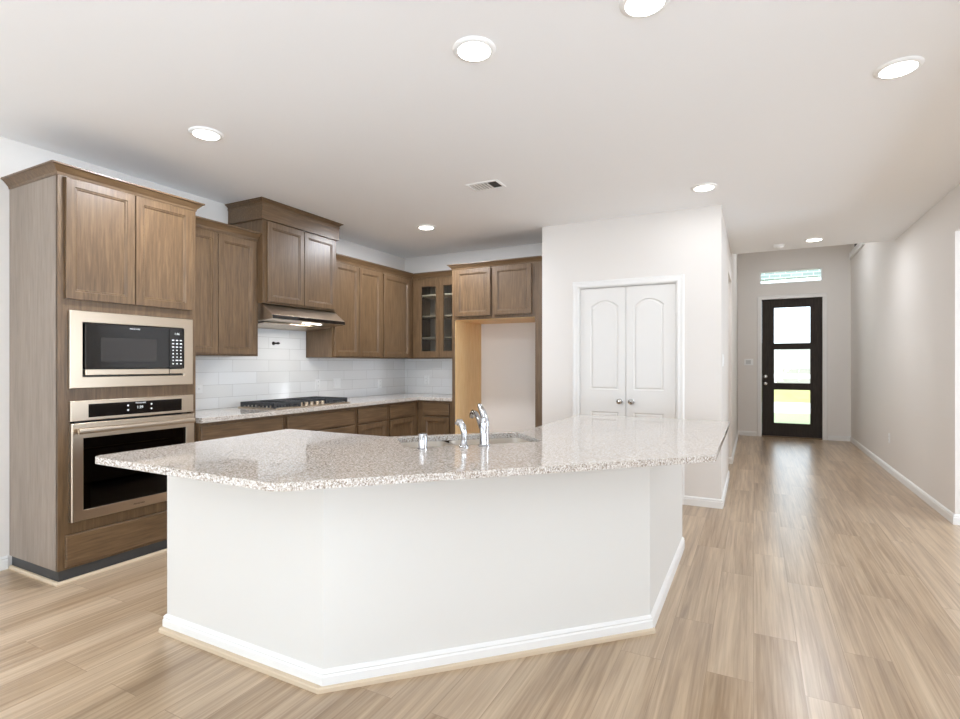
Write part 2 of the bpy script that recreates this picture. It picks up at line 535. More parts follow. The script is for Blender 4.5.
# baseboards
BASE = [(0, 0), (.014, 0), (.014, .056), (.010, .064), (.0125, .070), (.006, .079), (0, .083)]
SHOE = [(0, 0), (.016, 0), (.016, .010), (.011, .018), (0, .021)]
def baseboard(name, path, shoe=None):
    o = struct(name, sweep(bmesh.new(), path, BASE), M['trim'])
    if shoe: 
        off = .014
        obj('shoe_moulding', sweep(bmesh.new(), path, [(q + off, h) for q, h in SHOE]), M['shoe'], o)
    return o
baseboard('baseboard_left', [(XL, -7.9), (XL, 1.60)][::1])
baseboard('baseboard_pantry', [(-1.985, PY), (-1.662, PY)])
baseboard('baseboard_pantry_corner', [(-.59, PY), (HX, PY), (HX, 6.72), (HX - .12, 6.72)])
baseboard('baseboard_side_passage', [(-2.3, 7.66), (HX, 7.66), (HX, FY), (.045, FY)])
baseboard('baseboard_far', [(1.135, FY), (RX, FY), (RX, 5.61), (RX + .12, 5.61)])
baseboard('baseboard_right', [(RX + .12, 2.6), (RX, 2.6), (RX, -7.9)])

# pantry double door (casing, two leaves)
CAS = [(0, 0), (0, .012), (.012, .018), (.030, .015), (.050, .018), (.060, .010), (.060, 0)]
def casing(parent, x0, x1, z1, y, w=1.0, name='casing', z0=0):
    bm = bmesh.new()
    path = [(x1, z0), (x1, z1), (x0, z1), (x0, z0)]
    prof = [(a * w, b) for a, b in CAS]
    # travel up the right side, over and down: outside is to the right
    sweep(bm, path, prof, mapf=lambda x, z, h: (x, y - h, z))
    return obj(name, bm, M['trim'], parent)

d1 = thing('door_1', (-1.117, PY, 0), 'white double pantry door with arched panels and round knobs', 'door', kind='structure')
LX = lambda x: x + 1.117
casing(d1, LX(DX0 + .004), LX(DX1 - .004), DZ - .004, 0, 1.15)
obj('jamb', BX((LX(DX0), LX(DX0) + .008, .002, .12, 0, DZ), (LX(DX1) - .008, LX(DX1), .002, .12, 0, DZ), (LX(DX0) + .008, LX(DX1) - .008, .002, .12, DZ - .008, DZ)), M['trim'], d1)

def arch_pts(x0, x1, z0, z1, rise, inset, y, n=10):
    x0 += inset; x1 -= inset; z0 += inset
    zs = z1 - inset * .9
    pts = [(x0, y, z0), (x1, y, z0)]
    for k in range(n + 1):
        t = k / n
        x = x1 + (x0 - x1) * t
        pts.append((x, y, zs + rise * (1 - (2 * t - 1) ** 2) if rise else zs))
    return pts

def panelled_leaf(x0, x1, parent, knob_x, hinge_x):
    """one leaf: slab with two raised-and-recessed panels"""
    bm = bmesh.new()
    box(bm, x0, x1, .016, .045, .012, DZ - .012)                       # core
    pz = [(.20, .834, 0), (1.055, 1.885, .062)]
    px0, px1 = x0 + .108, x1 - .072
    if hinge_x > knob_x: px0, px1 = x0 + .072, x1 - .108
    # front skin with two holes, given by a tessellated frame
    outer = [(x0, .012), (x1, .012), (x1, DZ - .012), (x0, DZ - .012)]
    holes = [[(p[0], p[2]) for p in arch_pts(px0, px1, a, b, r, 0, 0)] for a, b, r in pz]
    loops = [outer] + holes
    flat = [p for l in loops for p in l]
    tris = tessellate_polygon([[Vector((p[0], p[1], 0)) for p in l] for l in loops])
    V = [bm.verts.new((p[0], .008, p[1])) for p in flat]
    for t in tris:
        try: bm.faces.new([V[i] for i in t])
        except ValueError: pass
    for i in range(4):
        a, b = V[i], V[(i + 1) % 4]
        c = bm.verts.new((b.co.x, .017, b.co.z)); d = bm.verts.new((a.co.x, .017, a.co.z))
        bm.faces.new((a, b, c, d))
    for a, b, r in pz:
        rings = [arch_pts(px0, px1, a, b, r, i, y) for i, y in ((0, .008), (.006, .0155), (.014, .0155), (.026, .0095), (.030, .0095))]
        loft(bm, rings, cap_a=False)
    leaf = obj('door_leaf', bm, M['door_white'], parent)
    kb = bmesh.new()
    lathe(kb, [(.026, .008), (.026, .003), (.010, 0), (.009, -.016), (.020, -.024), (.0265, -.036), (.024, -.048), (.012, -.055), (.001, -.056)], (knob_x, 0, .942), 'Y', 20)
    obj('door_knob', kb, M['nickel'], leaf, smooth=True)
    for hz in (.25, 1.05, 1.83):
        obj('hinge', lathe(bmesh.new(), [(.005, -.045), (.0055, -.04), (.0055, .04), (.005, .045)], (hinge_x, .002, hz), 'Z', 8), M['trim'], leaf)
    return leaf
panelled_leaf(LX(DX0) + .011, LX(-1.1165), d1, LX(-1.172), LX(DX0) + .008)
panelled_leaf(LX(-1.1125), LX(DX1) - .011, d1, LX(-1.060), LX(DX1) - .008)

# front door with three panes
d2 = thing('door_2', (.59, FY, 0), 'dark front door with three stacked glass panes', 'door', kind='structure')
fx = lambda x: x - .59
casing(d2, fx(FD0) + .006, fx(FD1) - .006, FDZ - .006, 0, 1.15)
obj('jamb', BX((fx(FD0), fx(FD0) + .01, .0, .12, 0, FDZ), (fx(FD1) - .01, fx(FD1), .0, .12, 0, FDZ), (fx(FD0) + .01, fx(FD1) - .01, .0, .12, FDZ - .01, FDZ)), M['front_door'], d2)
obj('threshold', BX((fx(FD0) + .01, fx(FD1) - .01, -.02, .12, 0.0, .02)), M['threshold'], d2, bevel=.004)
gx0, gx1 = fx(.314), fx(.885)
lx0, lx1 = fx(FD0) + .012, fx(FD1) - .012
gz = [(.247, .862), (.961, 1.579), (1.667, 2.323)]
zz = [.022, .247, .862, .961, 1.579, 1.667, 2.323, FDZ - .012]
bm = BX((lx0, gx0, .02, .065, zz[0], zz[7]), (gx1, lx1, .02, .065, zz[0], zz[7]), *[(gx0, gx1, .02, .065, zz[k], zz[k + 1]) for k in (0, 2, 4, 6)])
lf = obj('door_leaf', bm, M['front_door'], d2)
for a, b in gz:
    bm = bmesh.new()
    nested(bm, gx0, gx1, a, b, [(0, .016), (0, .024), (.010, .024), (.010, .018)], torus=True)
    bd = obj('glazing_bead', bm, M['front_door'], lf)
    obj('glass_pane', BX((gx0 + .001, gx1 - .001, .040, .046, a + .001, b - .001)), M['glass'], lf)
for z_, nm, rr in ((.955, 'door_knob', 1.0), (1.085, 'deadbolt', .8)):
    kb = bmesh.new()
    if nm == 'door_knob':
        lathe(kb, [(.030, .019), (.030, .012), (.011, .008), (.010, -.012), (.022, -.022), (.028, -.036), (.024, -.050), (.001, -.056)], (fx(.190), 0, z_), 'Y', 20)
    else:
        lathe(kb, [(.030, .019), (.030, .006), (.024, .002), (.001, .001)], (fx(.190), 0, z_), 'Y', 20)
        box(kb, fx(.190) - .004, fx(.190) + .004, -.014, .004, z_ - .016, z_ + .016)
    obj(nm, kb, M['nickel'], lf, smooth=True)
for hz in (.3, 1.2, 2.2):
    obj('hinge', lathe(bmesh.new(), [(.006, -.05), (.006, .05)], (lx1 + .004, .014, hz), 'Z', 8), M['nickel'], lf)

# ------------------------------------------------------------------ outside, seen through the front door
grass = paint('lawn_grass', srgb(205, 210, 130), .9)
n = N(grass)
v = n.mapping((1, 1, 1), rnd=False)
n.link(n.ramp(n.noise(v, 3, 5), [(.35, srgb(158, 156, 82)), (.65, srgb(178, 174, 112))]), n.b.inputs['Base Color'])
M['grass'] = grass
M['grass2'] = paint('short_pale_grass', srgb(160, 166, 126), .9)
M['concrete'] = paint('pale_concrete', srgb(212, 210, 205), .8)
M['field'] = paint('dry_field', srgb(150, 144, 127), .9)
M['far_field'] = paint('distant_pale_field', srgb(206, 203, 194), .9)
M['brick'] = mat('pale_green_grey_brick', srgb(180, 190, 185), .8)
n = N(M['brick'])
tc = n.new('ShaderNodeTexCoord'); sp = n.new('ShaderNodeSeparateXYZ'); cb = n.new('ShaderNodeCombineXYZ')
n.link(tc.outputs['Object'], sp.inputs[0]); n.link(sp.outputs[0], cb.inputs[0]); n.link(sp.outputs[2], cb.inputs[1])
brk = n.new('ShaderNodeTexBrick'); brk.inputs['Scale'].default_value = 1; brk.inputs['Brick Width'].default_value = .2; brk.inputs['Row Height'].default_value = .075
brk.inputs['Mortar Size'].default_value = .008
brk.inputs['Color1'].default_value = srgb(168, 180, 174); brk.inputs['Color2'].default_value = srgb(146, 162, 156); brk.inputs['Mortar'].default_value = srgb(205, 210, 208)
n.link(cb.outputs[0], brk.inputs['Vector']); n.link(brk.outputs['Color'], n.b.inputs['Base Color'])
GZ = -.15
tag(struct('porch_slab', BX((-1.2, 2.6, 10.94, 13.2, GZ, -.02)), M['concrete']), 'pale concrete porch slab outside the front door', 'porch')
tag(struct('lawn', BX((-30, 30, 10.94, 18.4, GZ - .2, GZ - .02)), M['grass2']), 'pale green lawn beyond the porch', 'lawn')
tag(struct('driveway', BX((-30, 30, 18.4, 23.5, GZ - .2, GZ - .02)), M['concrete']), 'bright concrete driveway beyond the lawn', 'driveway')
tag(struct('lawn_strip', BX((-60, 60, 23.5, 38, GZ - .2, GZ - .02)), M['grass']), 'yellow-green grass beyond the driveway', 'lawn')
tag(struct('field', BX((-200, 200, 38, 62, GZ - .2, GZ - .02)), M['field']), 'dry tan field beyond the grass', 'field')
tag(struct('street', BX((-90, 90, 62, 90, GZ - .2, GZ - .02)), M['concrete']), 'pale street beyond the field', 'street')
tag(struct('far_field', BX((-400, 400, 90, 170, GZ - .2, GZ - .02)), M['field']), 'hazy pale field on the horizon', 'field')
tag(struct('distant_ridge', BX((-400, 400, 170, 240, GZ - .2, 7.2)), M['far_field']), 'pale grey tree line on the horizon', 'ridge')
bm = bmesh.new()
arc = [(-1.2, 3.08)] + [(-1.2 + 5.8 * k / 16, 3.08 + .06 * math.sin(math.pi * k / 16)) for k in range(1, 16)] + [(4.6, 3.08), (4.6, 3.75), (-1.2, 3.75)]
loft(bm, [[(x, 12.9, z) for x, z in arc], [(x, 13.1, z) for x, z in arc]])
tag(struct('porch_beam', bm, M['brick']), 'pale brick porch beam seen through the transom', 'porch beam')
struct('porch_post', BX((-1.5, -1.2, 12.9, 13.2, GZ, 3.75)), M['brick'])
struct('porch_post', BX((4.6, 4.9, 12.9, 13.2, GZ, 3.75)), M['brick'])

# ------------------------------------------------------------------ cabinets
def crown(path, z, out=.045, h=.055, parent=None, base_out=0.004):
    prof = [(0, z), (base_out, z), (base_out + .004, z + h * .25), (out * .45, z + h * .5), (out * .8, z + h * .8), (out, z + h * .84), (out, z + h), (0, z + h)]
    return obj('crown_moulding', sweep(bmesh.new(), path, prof), M['wood_h'], parent)

Q = R(90)
D = .598
# tall oven tower: local x = 0..W along the wall, y = 0 face, +y to the wall
TW, TH = .865, 2.44
tower = thing('tall_oven_cabinet', (-3.645, 1.61, 0), 'tall brown wood cabinet tower holding the microwave and wall oven', 'cabinet', Q)
cav = [(.365, 1.08), (1.168, 1.625)]
zr = [.082, .36, 1.085, 1.165, 1.632, TH]
obj('side_panel', BX((0, .018, .012, D - .002, .082, TH)), M['wood_side'], tower)
obj('body', BX((.018, TW, .40, D - .002, .082, TH), (TW - .02, TW, .02, .40, .082, TH), (.018, TW - .02, .02, .40, .082, .355), (.018, TW - .02, .02, .40, 1.09, 1.155), (.018, TW - .02, .02, .40, 1.65, TH)), M['wood'], tower)
obj('face_frame', BX((0, .062, -.002, .019, .082, TH), (TW - .035, TW, -.002, .019, .082, TH), (.062, TW - .035, -.002, .019, .082, .36), (.062, TW - .035, -.002, .019, 1.085, 1.165), (.062, TW - .035, -.002, .019, 1.632, TH)), M['wood'], tower)
obj('toe_kick', BX((.010, TW, .010, D - .01, .018, .082)), M['kick'], tower)
obj('shoe_moulding', sweep(bmesh.new(), [(.008, D - .01), (.008, .008), (TW, .008)][::1], [(0, 0), (.016, 0), (.016, .010), (.010, .018), (0, .019)]), M['tan_shoe'], tower)
crown([(0, D - .003), (0, 0), (TW, 0), (TW, .24)], 2.430, .046, .062, tower)
dm = BX(); shaker(dm, .034, .428, 1.70, 2.422, -.002); obj('door', dm, M['wood'], tower)
dm = BX(); shaker(dm, .434, .826, 1.70, 2.422, -.002); obj('door', dm, M['wood'], tower)
dm = BX(); slab(dm, .034, .826, .098, .287, -.002); obj('drawer', dm, M['wood_h'], tower)

# microwave: local frame like the tower's
mw = thing('built_in_microwave', (-3.645, 1.61, 1.163), 'stainless built-in microwave with dark door above the wall oven', 'microwave', Q)
x0, x1, z0, z1 = .052, .830, 0, .470
obj('body', BX((.085, .800, -.001, .39, .03, .44)), M['black_matte'], mw)
bm = bmesh.new()
nested(bm, x0, x1, z0, z1, [(0, -.003), (0, -.022), (.003, -.025), (.066, -.025), (.070, -.018), (.070, -.003)], torus=True)
obj('trim_frame', bm, M['steel'], mw)
ix0, ix1, iz0, iz1 = x0 + .078, x1 - .072, .078, .398
cx = ix1 - .108
bm = bmesh.new(); box(bm, ix0, cx - .003, -.034, -.004, iz0 + .040, iz1); dr = obj('door', bm, M['blackgloss'], mw, bevel=.003)
obj('door_window', BX((ix0 + .085, cx - .09, -.0348, -.033, iz0 + .085, iz1 - .085)), M['grey_screen'], dr)
obj('door_rail', BX((ix0, cx - .003, -.036, -.004, iz0, iz0 + .036)), M['steel'], mw, bevel=.003)
cp = obj('control_panel', BX((cx, ix1, -.034, -.004, iz0 + .040, iz1)), M['blackgloss'], mw, bevel=.002)
obj('door_button', BX((cx + .002, ix1 - .002, -.037, -.004, iz0 + .002, iz0 + .034)), M['steel'], mw, bevel=.002)
rot_f = (R(90), 0, 0)
text_obj('clock_digits', '1:46', .022, M['digits'], cp, ((cx + ix1) / 2, -.0345, iz1 - .040), rot_f)
keys = bmesh.new()
for r_i in range(8):
    for c_i in range(3):
        kx = cx + .026 + c_i * .028; kz = iz1 - .085 - r_i * .0235
        hw = .008 if r_i < 3 else .005
        if r_i == 6 and c_i > 0: hw = .010
        box(keys, kx - hw, kx + hw, -.0348, -.0338, kz - .0042, kz + .0042)
obj('keypad', keys, M['print'], cp)
text_obj('brand_lettering', 'FRIGIDAIRE', .013, M['print'], dr, (ix0 + .50 * (cx - ix0) + .03, -.0345, iz1 - .022), rot_f)

# wall oven
ov = thing('wall_oven', (-3.645, 1.61, .360), 'stainless wall oven with black window below the microwave', 'oven', Q)
x0, x1 = .056, .834
H0 = .727
obj('body', BX((.085, .800, .10, .39, .01, .71), (.085, .800, -.001, .10, .01, .05), (.085, .800, -.001, .10, .60, .71), (.085, .13, -.001, .10, .05, .60), (.76, .80, -.001, .10, .05, .60)), M['cavity'], ov)
bm = bmesh.new()
nested(bm, x0, x1, .604, H0, [(0, -.003), (0, -.022), (.003, -.025), (.010, -.025)])
pn = obj('control_panel', bm, M['steel'], ov)
cg = obj('display_glass', BX((x0 + .095, x1 - .090, -.0262, -.024, .622, .704)), M['blackgloss'], pn)
text_obj('oven_clock', '1:39', .024, M['digits'], cg, (x0 + .400, -.0268, .664), rot_f)
text_obj('brand_lettering', 'FRIGIDAIRE', .013, M['print'], cg, (x0 + .405, -.0266, .693), rot_f)
for kx in (x0 + .325, x0 + .475):
    for kz in (.650, .680): obj('touch_key', lathe(bmesh.new(), [(.006, 0), (.006, -.001)], (kx, -.0260, kz), 'Y', 12), M['print'], cg)
bm = bmesh.new()
nested(bm, x0, x1, 0, .592, [(0, -.003), (0, -.032), (.004, -.036), (.062, -.036), (.064, -.030), (.064, -.003)], torus=True)
box(bm, x0 + .062, x1 - .062, -.0355, -.004, .500, .540)
od = obj('door', bm, M['steel'], ov, bevel=.001)
obj('window_glass', BX((x0 + .060, x1 - .060, -.031, -.026, .060, .502)), M['oven_glass'], od)
bm = bmesh.new()
hb = [(y_, z_) for y_, z_ in fillet([(-.078, .529), (-.058, .529), (-.058, .563), (-.078, .563)], .0075, 3)]
loft(bm, [[(x_, y_, z_) for y_, z_ in hb] for x_ in (x0 + .022, x1 - .022)])
for hx in (x0 + .05, x1 - .05): tube(bm, [(hx, -.034, .546), (hx, -.060, .546)], .009, 10)
obj('handle', bm, M['steel'], od, smooth=True)
for rz in (.20, .42):
    rk = bmesh.new()
    for k in range(4): tube(rk, [(.135, .005 + k * .024, rz), (.755, .005 + k * .024, rz)], .0022, 6)
    obj('rack', rk, M['chrome'], ov)
text_obj('door_lettering', 'FRIGIDAIRE', .014, M['dark'], od, ((x0 + x1) / 2, -.0365, .030), rot_f)

def upper(name, loc, rot, w, h, depth, doors, label, parent_group=None, crown_path=None, stile=.03):
    t = thing(name, loc, label, 'cabinet', rot, parent_group)
    obj('body', BX((0, w, 0, depth, 0, h)), M['wood'], t)
    for a, b in doors:
        dm = bmesh.new(); shaker(dm, a, b, .015, h - .040, -.001); obj('door', dm, M['wood'], t)
    if crown_path: crown(crown_path, h - .018, .045, .068, t)
    return t
UZ, UH, UD = 1.378, 1.030, .370
ux = -3.873
G = None
upper('wall_cabinet', (ux, 2.476, UZ), Q, .738, UH, UD, [(.01, .335), (.341, .700)], 'tall double-door brown wall cabinet between the oven tower and the hood', crown_path=[(0, 0), (.738, 0)])
upper('wall_cabinet', (ux, 4.134, UZ), Q, .820, UH, UD, [(.020, .400), (.406, .790)], 'double-door brown wall cabinet right of the range hood', crown_path=[(0, 0), (.820, 0)])
upper('wall_cabinet', (ux, 4.956, UZ), Q, .639, UH, UD, [(.022, .545)], 'single-door brown wall cabinet in the room corner', crown_path=[(0, 0), (.614, 0)])

# hood cabinet, deeper and up to the ceiling
hx_ = -3.815
hc = thing('hood_cabinet', (hx_, 3.216, 1.845), 'brown cabinet above the range hood with deep frieze and crown touching the ceiling', 'cabinet', Q)
HW = .916
obj('body', BX((0, HW, 0, .428, 0, .90)), M['wood'], hc)
dm = bmesh.new(); shaker(dm, .040, .462, .018, .722, -.001); obj('door', dm, M['wood'], hc)
dm = bmesh.new(); shaker(dm, .468, .884, .018, .722, -.001); obj('door', dm, M['wood'], hc)
fz = [(0, .735), (.020, .735), (.020, .86), (0, .86)]
obj('frieze', sweep(bmesh.new(), [(0, .427), (0, 0), (HW, 0), (HW, .427)], fz), M['wood_h'], hc)
crown([(0, .427), (0, 0), (HW, 0), (HW, .427)], .852, .052, .056, hc, base_out=.022)

# range hood
rh = thing('range_hood', (hx_, 3.216, 1.845), 'stainless under-cabinet range hood with black front band and lit lamp', 'range hood', Q)
bm = bmesh.new()
prof = [(.418, -.001), (.02, -.001), (-.115, -.103), (-.120, -.140), (.418, -.186), ]
rg = lambda x: [(x, y, z) for y, z in prof]
loft(bm, [rg(.002), rg(HW - .002)])
obj('canopy', bm, M['steel'], rh, bevel=.002)
bm = bmesh.new()
loft(bm, [[(x, -.1165, -.106), (x, -.1210, -.138), (x, -.1235, -.138), (x, -.1190, -.106)] for x in (.004, HW - .004)])
obj('front_band', bm, M['blackgloss'], rh)
bm = bmesh.new()
un = lambda y: -.148 - .042 * (y + .13) / .535 - .001
box(bm, .44, .66, -.045, -.015, -.151, -.143)
lp = obj('lamp_lens', bm, M['hood_lamp'], rh)
obj('grease_filter', loft(bmesh.new(), [[(x, -.01 + .05, un(.04) - .003), (x, .36, un(.36) - .003), (x, .36, un(.36) + .002), (x, .04, un(.04) + .002)] for x in (.05, HW - .05)]), M['steel'], rh)
hl = light('hood_light', 'AREA', (0, 0, 0), 2.2, .25, color=(1, .97, .93), size_y=.02)
hl.parent = lp; hl.location = (.55, -.030, -.154)

# glass-door cabinet on the back wall
gl = thing('glass_door_cabinet', (-3.868, 5.585, UZ), 'brown wall cabinet with two narrow glass doors and three shelves, in the corner', 'cabinet', 0)
GW = .765
obj('body', BX((0, .05, 0, .343, 0, UH), (GW - .02, GW, 0, .343, 0, UH), (.05, GW - .02, 0, .343, 0, .03), (.05, GW - .02, 0, .343, UH - .04, UH)), M['wood'], gl)
obj('back_panel', BX((.05, GW - .02, .333, .343, .03, UH - .04)), M['wood_side'], gl)  # paler veneer here stands in for light reaching the interior
for sz in (.262, .535, .800):
    obj('shelf', BX((.05, GW - .02, .03, .333, sz - .009, sz + .009)), M['lightened_shelf'], gl)
for a, b in ((.020, .404), (.408, .762)):
    dm = bmesh.new(); f = -.020
    ww = .125 if a < .1 else .060
    # stile widths as in the photo: a broad left stile
    def rr(i, y, a=a, b=b): return [(a + i[0], y, .015 + i[2]), (b - i[1], y, .015 + i[2]), (b - i[1], y, UH - .040 - i[3]), (a + i[0], y, UH - .040 - i[3])]
    w4 = (.120 if a < .1 else .055, .048, .075, .085)
    loft(dm, [rr((0, 0, 0, 0), -.001), rr((0, 0, 0, 0), f), rr(w4, f), rr(tuple(q + .004 for q in w4), f + .006), rr(tuple(q + .004 for q in w4), -.001)], torus=True)
    d_ = obj('door', dm, M['wood'], gl)
    obj('glass', BX((a + w4[0], b - w4[1], -.009, -.006, .015 + w4[2], UH - .040 - w4[3])), M['glass'], d_)
crown([(0.005, 0), (GW, 0)], UH - .018, .045, .068, gl)

# refrigerator surround
fr = thing('refrigerator_surround', (-3.10, 5.268, 0), 'empty refrigerator alcove with brown cabinet on top and yellow unfinished inner panel', 'cabinet', 0)
FW_, FD_ = 1.113, .659
obj('left_panel', BX((0, .034, 0, FD_, 0, 2.40)), M['wood'], fr)
obj('inner_panel', BX((.034, .038, .012, FD_, 0, 1.813)), M['raw'], fr)
obj('right_panel', BX((FW_ - .085, FW_, 0, FD_, 0, 2.40)), M['wood'], fr)
obj('upper_box', BX((.034, FW_ - .085, 0, FD_, 1.817, 2.40)), M['wood'], fr)
obj('underside_panel', BX((.038, FW_ - .085, .012, FD_, 1.8125, 1.8165)), M['raw'], fr)
for a, b in ((.057, .503), (.543, .990)):
    dm = bmesh.new(); shaker(dm, a, b, 1.852, 2.385, -.001); obj('door', dm, M['wood'], fr)
crown([(0, .265), (0, 0), (FW_, 0)], 2.395, .045, .058, fr)

# base cabinets
BH = .875
def base_cab(name, loc, rot, w, label, drawers, doors, fillers=(), depth=.605, group=None, rail=None):
    t = thing(name, loc, label, 'cabinet', rot, group)
    obj('body', BX((0, w, 0, depth, .10, BH)), M['wood'], t)
    obj('toe_kick', BX((0, w, .06, depth, .0, .10)), M['kick'], t)
    for a, b, z0, z1 in drawers:
        dm = bmesh.new(); slab(dm, a, b, z0, z1, -.001); obj('drawer', dm, M['wood_h'], t)
    for a, b, z0, z1 in doors:
        dm = bmesh.new(); shaker(dm, a, b, z0, z1, -.001); obj('door', dm, M['wood'], t)
    return t
bx = -3.612
dz = (.700, .850)
base_cab('base_cabinet', (bx, 2.478, 0), Q, .787, 'brown base cabinet with one wide drawer beside the oven tower', [(.01, .765, *dz)], [(.01, .384, .115, .68), (.390, .765, .115, .68)])
base_cab('base_cabinet', (bx, 3.268, 0), Q, .917, 'brown base cabinet with wide drawers below the gas cooktop', [(.025, .895, *dz), (.025, .895, .41, .685), (.025, .895, .115, .395)], [])
base_cab('base_cabinet', (bx, 4.188, 0), Q, .533, 'narrow brown base cabinet directly right of the cooktop drawers', [(.028, .500, *dz)], [(.028, .500, .115, .68)])
base_cab('base_cabinet', (bx, 4.723, 0), Q, .592, 'narrow brown base cabinet nearest the room corner', [(.028, .495, *dz)], [(.028, .495, .115, .68)])
base_cab('base_cabinet', (-3.610, 5.318, 0), 0, .508, 'small brown base cabinet on the back wall beside the refrigerator alcove', [(.085, .448, *dz)], [(.085, .448, .115, .68)])

# perimeter worktop
wt = fillet([(XL, 2.478), (-3.575, 2.478), (-3.575, 5.282), (-3.102, 5.282), (-3.102, YB), (XL, YB)], 0)
o = obj('perimeter_countertop', extrude_poly(bmesh.new(), wt, .876, .914), M['granite'], bevel=.003)
tag(o, 'speckled granite countertop running along the kitchen walls under the backsplash', 'countertop')

# backsplash
o = obj('tile_backsplash', BX((XL + .0005, XL + .009, 2.478, YB - .001, .915, 1.376), (XL + .0005, XL + .009, 3.218, 4.131, 1.376, 1.652)), M['tile_y'])
tag(o, 'white tile backsplash behind the cooktop on the left wall', 'backsplash')
o = obj('tile_backsplash', BX((XL + .0095, -3.103, YB - .009, YB - .0005, .915, 1.376)), M['tile_x'])
tag(o, 'white tile backsplash under the glass-door cabinet on the back wall', 'backsplash')

# cooktop
ct = thing('gas_cooktop', (-3.895, 3.690, .914), 'black and stainless five-burner gas cooktop on the left granite counter', 'cooktop', Q)
CW, CD = .475, .245      # half sizes, local x along the wall
tray = obj('tray', BX((-CW, CW, -CD, CD, .0005, .010)), M['steel'], ct, bevel=.004)
for bxx, byy, br_ in ((-.30, -.09, .036), (-.30, .12, .044), (0, .03, .055), (.30, -.09, .036), (.30, .12, .044)):
    b_ = bmesh.new()
    lathe(b_, [(br_ + .012, .010), (br_ + .010, .016), (br_, .018), (br_, .026), (br_ - .008, .029), (.001, .029)], (bxx, byy, 0), 'Z', 20)
    obj('burner', b_, M['iron'], ct, smooth=True)
for gi, (g0, g1) in enumerate(((-.462, -.158), (-.152, .152), (.158, .462))):
    g = bmesh.new()
    y0 = -.205 if gi != 1 else -.205
    y1 = .215
    if gi == 1: y0 = -.110
    for yy in (y0, y1): box(g, g0, g1, yy - .006, yy + .006, .036, .055)
    for xx in (g0 + .006, g1 - .006): box(g, xx - .006, xx + .006, y0, y1, .036, .055)
    nb = 9
    for k in range(1, nb):
        yy = y0 + (y1 - y0) * k / nb
        if k % 2 == 0 or True: box(g, g0, g0 + .085, yy - .004, yy + .004, .038, .055); box(g, g1 - .085, g1, yy - .004, yy + .004, .038, .055)
    for xx in (g0 + .09, g1 - .09): box(g, xx - .005, xx + .005, y0, y1, .036, .055)
    for xx in (g0 + .006, g1 - .006):
        for k in range(9):
            yy = y0 + (y1 - y0) * (k + .5) / 9
            box(g, xx - .005, xx + .005, yy - .009, yy + .009, .014, .038)
    for yy in (y0, y1):
        for k in range(9):
            xx = g0 + (g1 - g0) * (k + .5) / 9
            box(g, xx - .011, xx + .011, yy - .005, yy + .005, .016, .038)
    for xx in (g0 + .01, g1 - .01):
        for yy in (y0, y1): box(g, xx - .008, xx + .008, yy - .008, yy + .008, .010, .036)
    obj('grate', g, M['iron'], ct)
for k in range(5):
    kx = -.135 + k * .070
    b_ = bmesh.new()
    lathe(b_, [(.024, .010), (.024, .014), (.019, .016), (.020, .038), (.017, .041), (.001, .041)], (kx, -.180, 0), 'Z', 18)
    box(b_, kx - .003, kx + .003, -.196, -.164, .034, .042)
    obj('control_knob', b_, M['steel'], ct, smooth=True)

# pot-filler pipe stub
o = obj('pipe_stub', lathe(lathe(bmesh.new(), [(.0085, 0), (.0085, .060), (.012, .060), (.012, .072), (.007, .072), (.007, .085)], (0, 0, 0), 'X', 12), [(.018, 0), (.018, .004), (.010, .006)], (0, 0, 0), 'X', 16), M['rough_black'], loc=(XL + .0095, 3.70, 1.515), smooth=True)
tag(o, 'short black capped pipe sticking out of the tile below the range hood', 'pipe')

# ------------------------------------------------------------------ island
isl = thing('kitchen_island', (-1.535, 1.59, 0), 'angled white-walled kitchen island with white baseboard', 'kitchen island')
def loc(p): return (p[0] + 1.535, p[1] - 1.59)
L0, L1, L2, L3 = (-2.560, 1.590), (-1.535, 1.590), (-.450, 2.675), (-.450, 3.985)
knee = .11
outer = [L0, L1, L2, L3]
inner = [(-.56, 3.985), (-.56, 2.721), (-1.581, 1.70), (-2.560, 1.70)]
obj('bar_wall', extrude_poly(bmesh.new(), [loc(p) for p in outer + inner], 0, .884), M['island_paint'], isl, bevel=.002)
bp = [loc(p) for p in [(-2.560, 1.70), L0, L1, L2, L3, (-.56, 3.985)]]
obj('baseboard', sweep(bmesh.new(), bp, BASE), M['trim'], isl)
sp_ = [loc(p) for p in [(-2.575, 1.576), (-1.5408, 1.576), (-.436, 2.6808)]]
obj('shoe_moulding', sweep(bmesh.new(), sp_, [(0, 0), (.018, 0), (.018, .016), (.014, .022), (0, .024)]), M['tan_shoe'], isl)
# kitchen-side cabinet bodies (hollow below the sink)
body = bmesh.new()
c0 = [(-2.50, 1.70), (-1.581, 1.70), (-1.06, 2.221), (-1.79, 2.285 - .0), (-2.50, 2.285)]
extrude_poly(body, [loc(p) for p in [(-2.555, 1.701), (-1.95, 1.701), (-1.95, 2.285), (-2.555, 2.285)]], .10, .884)
obj('cabinet_body', body, M['wood'], isl); body = bmesh.new()
extrude_poly(body, [loc(p) for p in [(-.562, 3.10), (-.562, 3.98), (-1.18, 3.98), (-1.18, 3.10)]], .10, .884)
obj('cabinet_body', body, M['wood'], isl)
pan = bmesh.new()
extrude_poly(pan, [loc(p) for p in [(-1.95, 2.285), (-1.78, 2.285), (-1.18, 2.885), (-1.18, 3.10), (-1.20, 3.10), (-1.20, 2.893), (-1.788, 2.305 - .0), (-1.95, 2.305 - .0)]], .10, .884)
obj('sink_front', pan, M['wood'], isl)
for a, b in ((-2.52, -2.26), (-2.25, -1.98)):
    dm = bmesh.new()
    nested(dm, a + 1.535, b + 1.535, .12, .68, [(0, .696), (0, .713), (.002, .715), (.055, .715), (.066, .707)])
    obj('door', dm, M['wood'], isl)

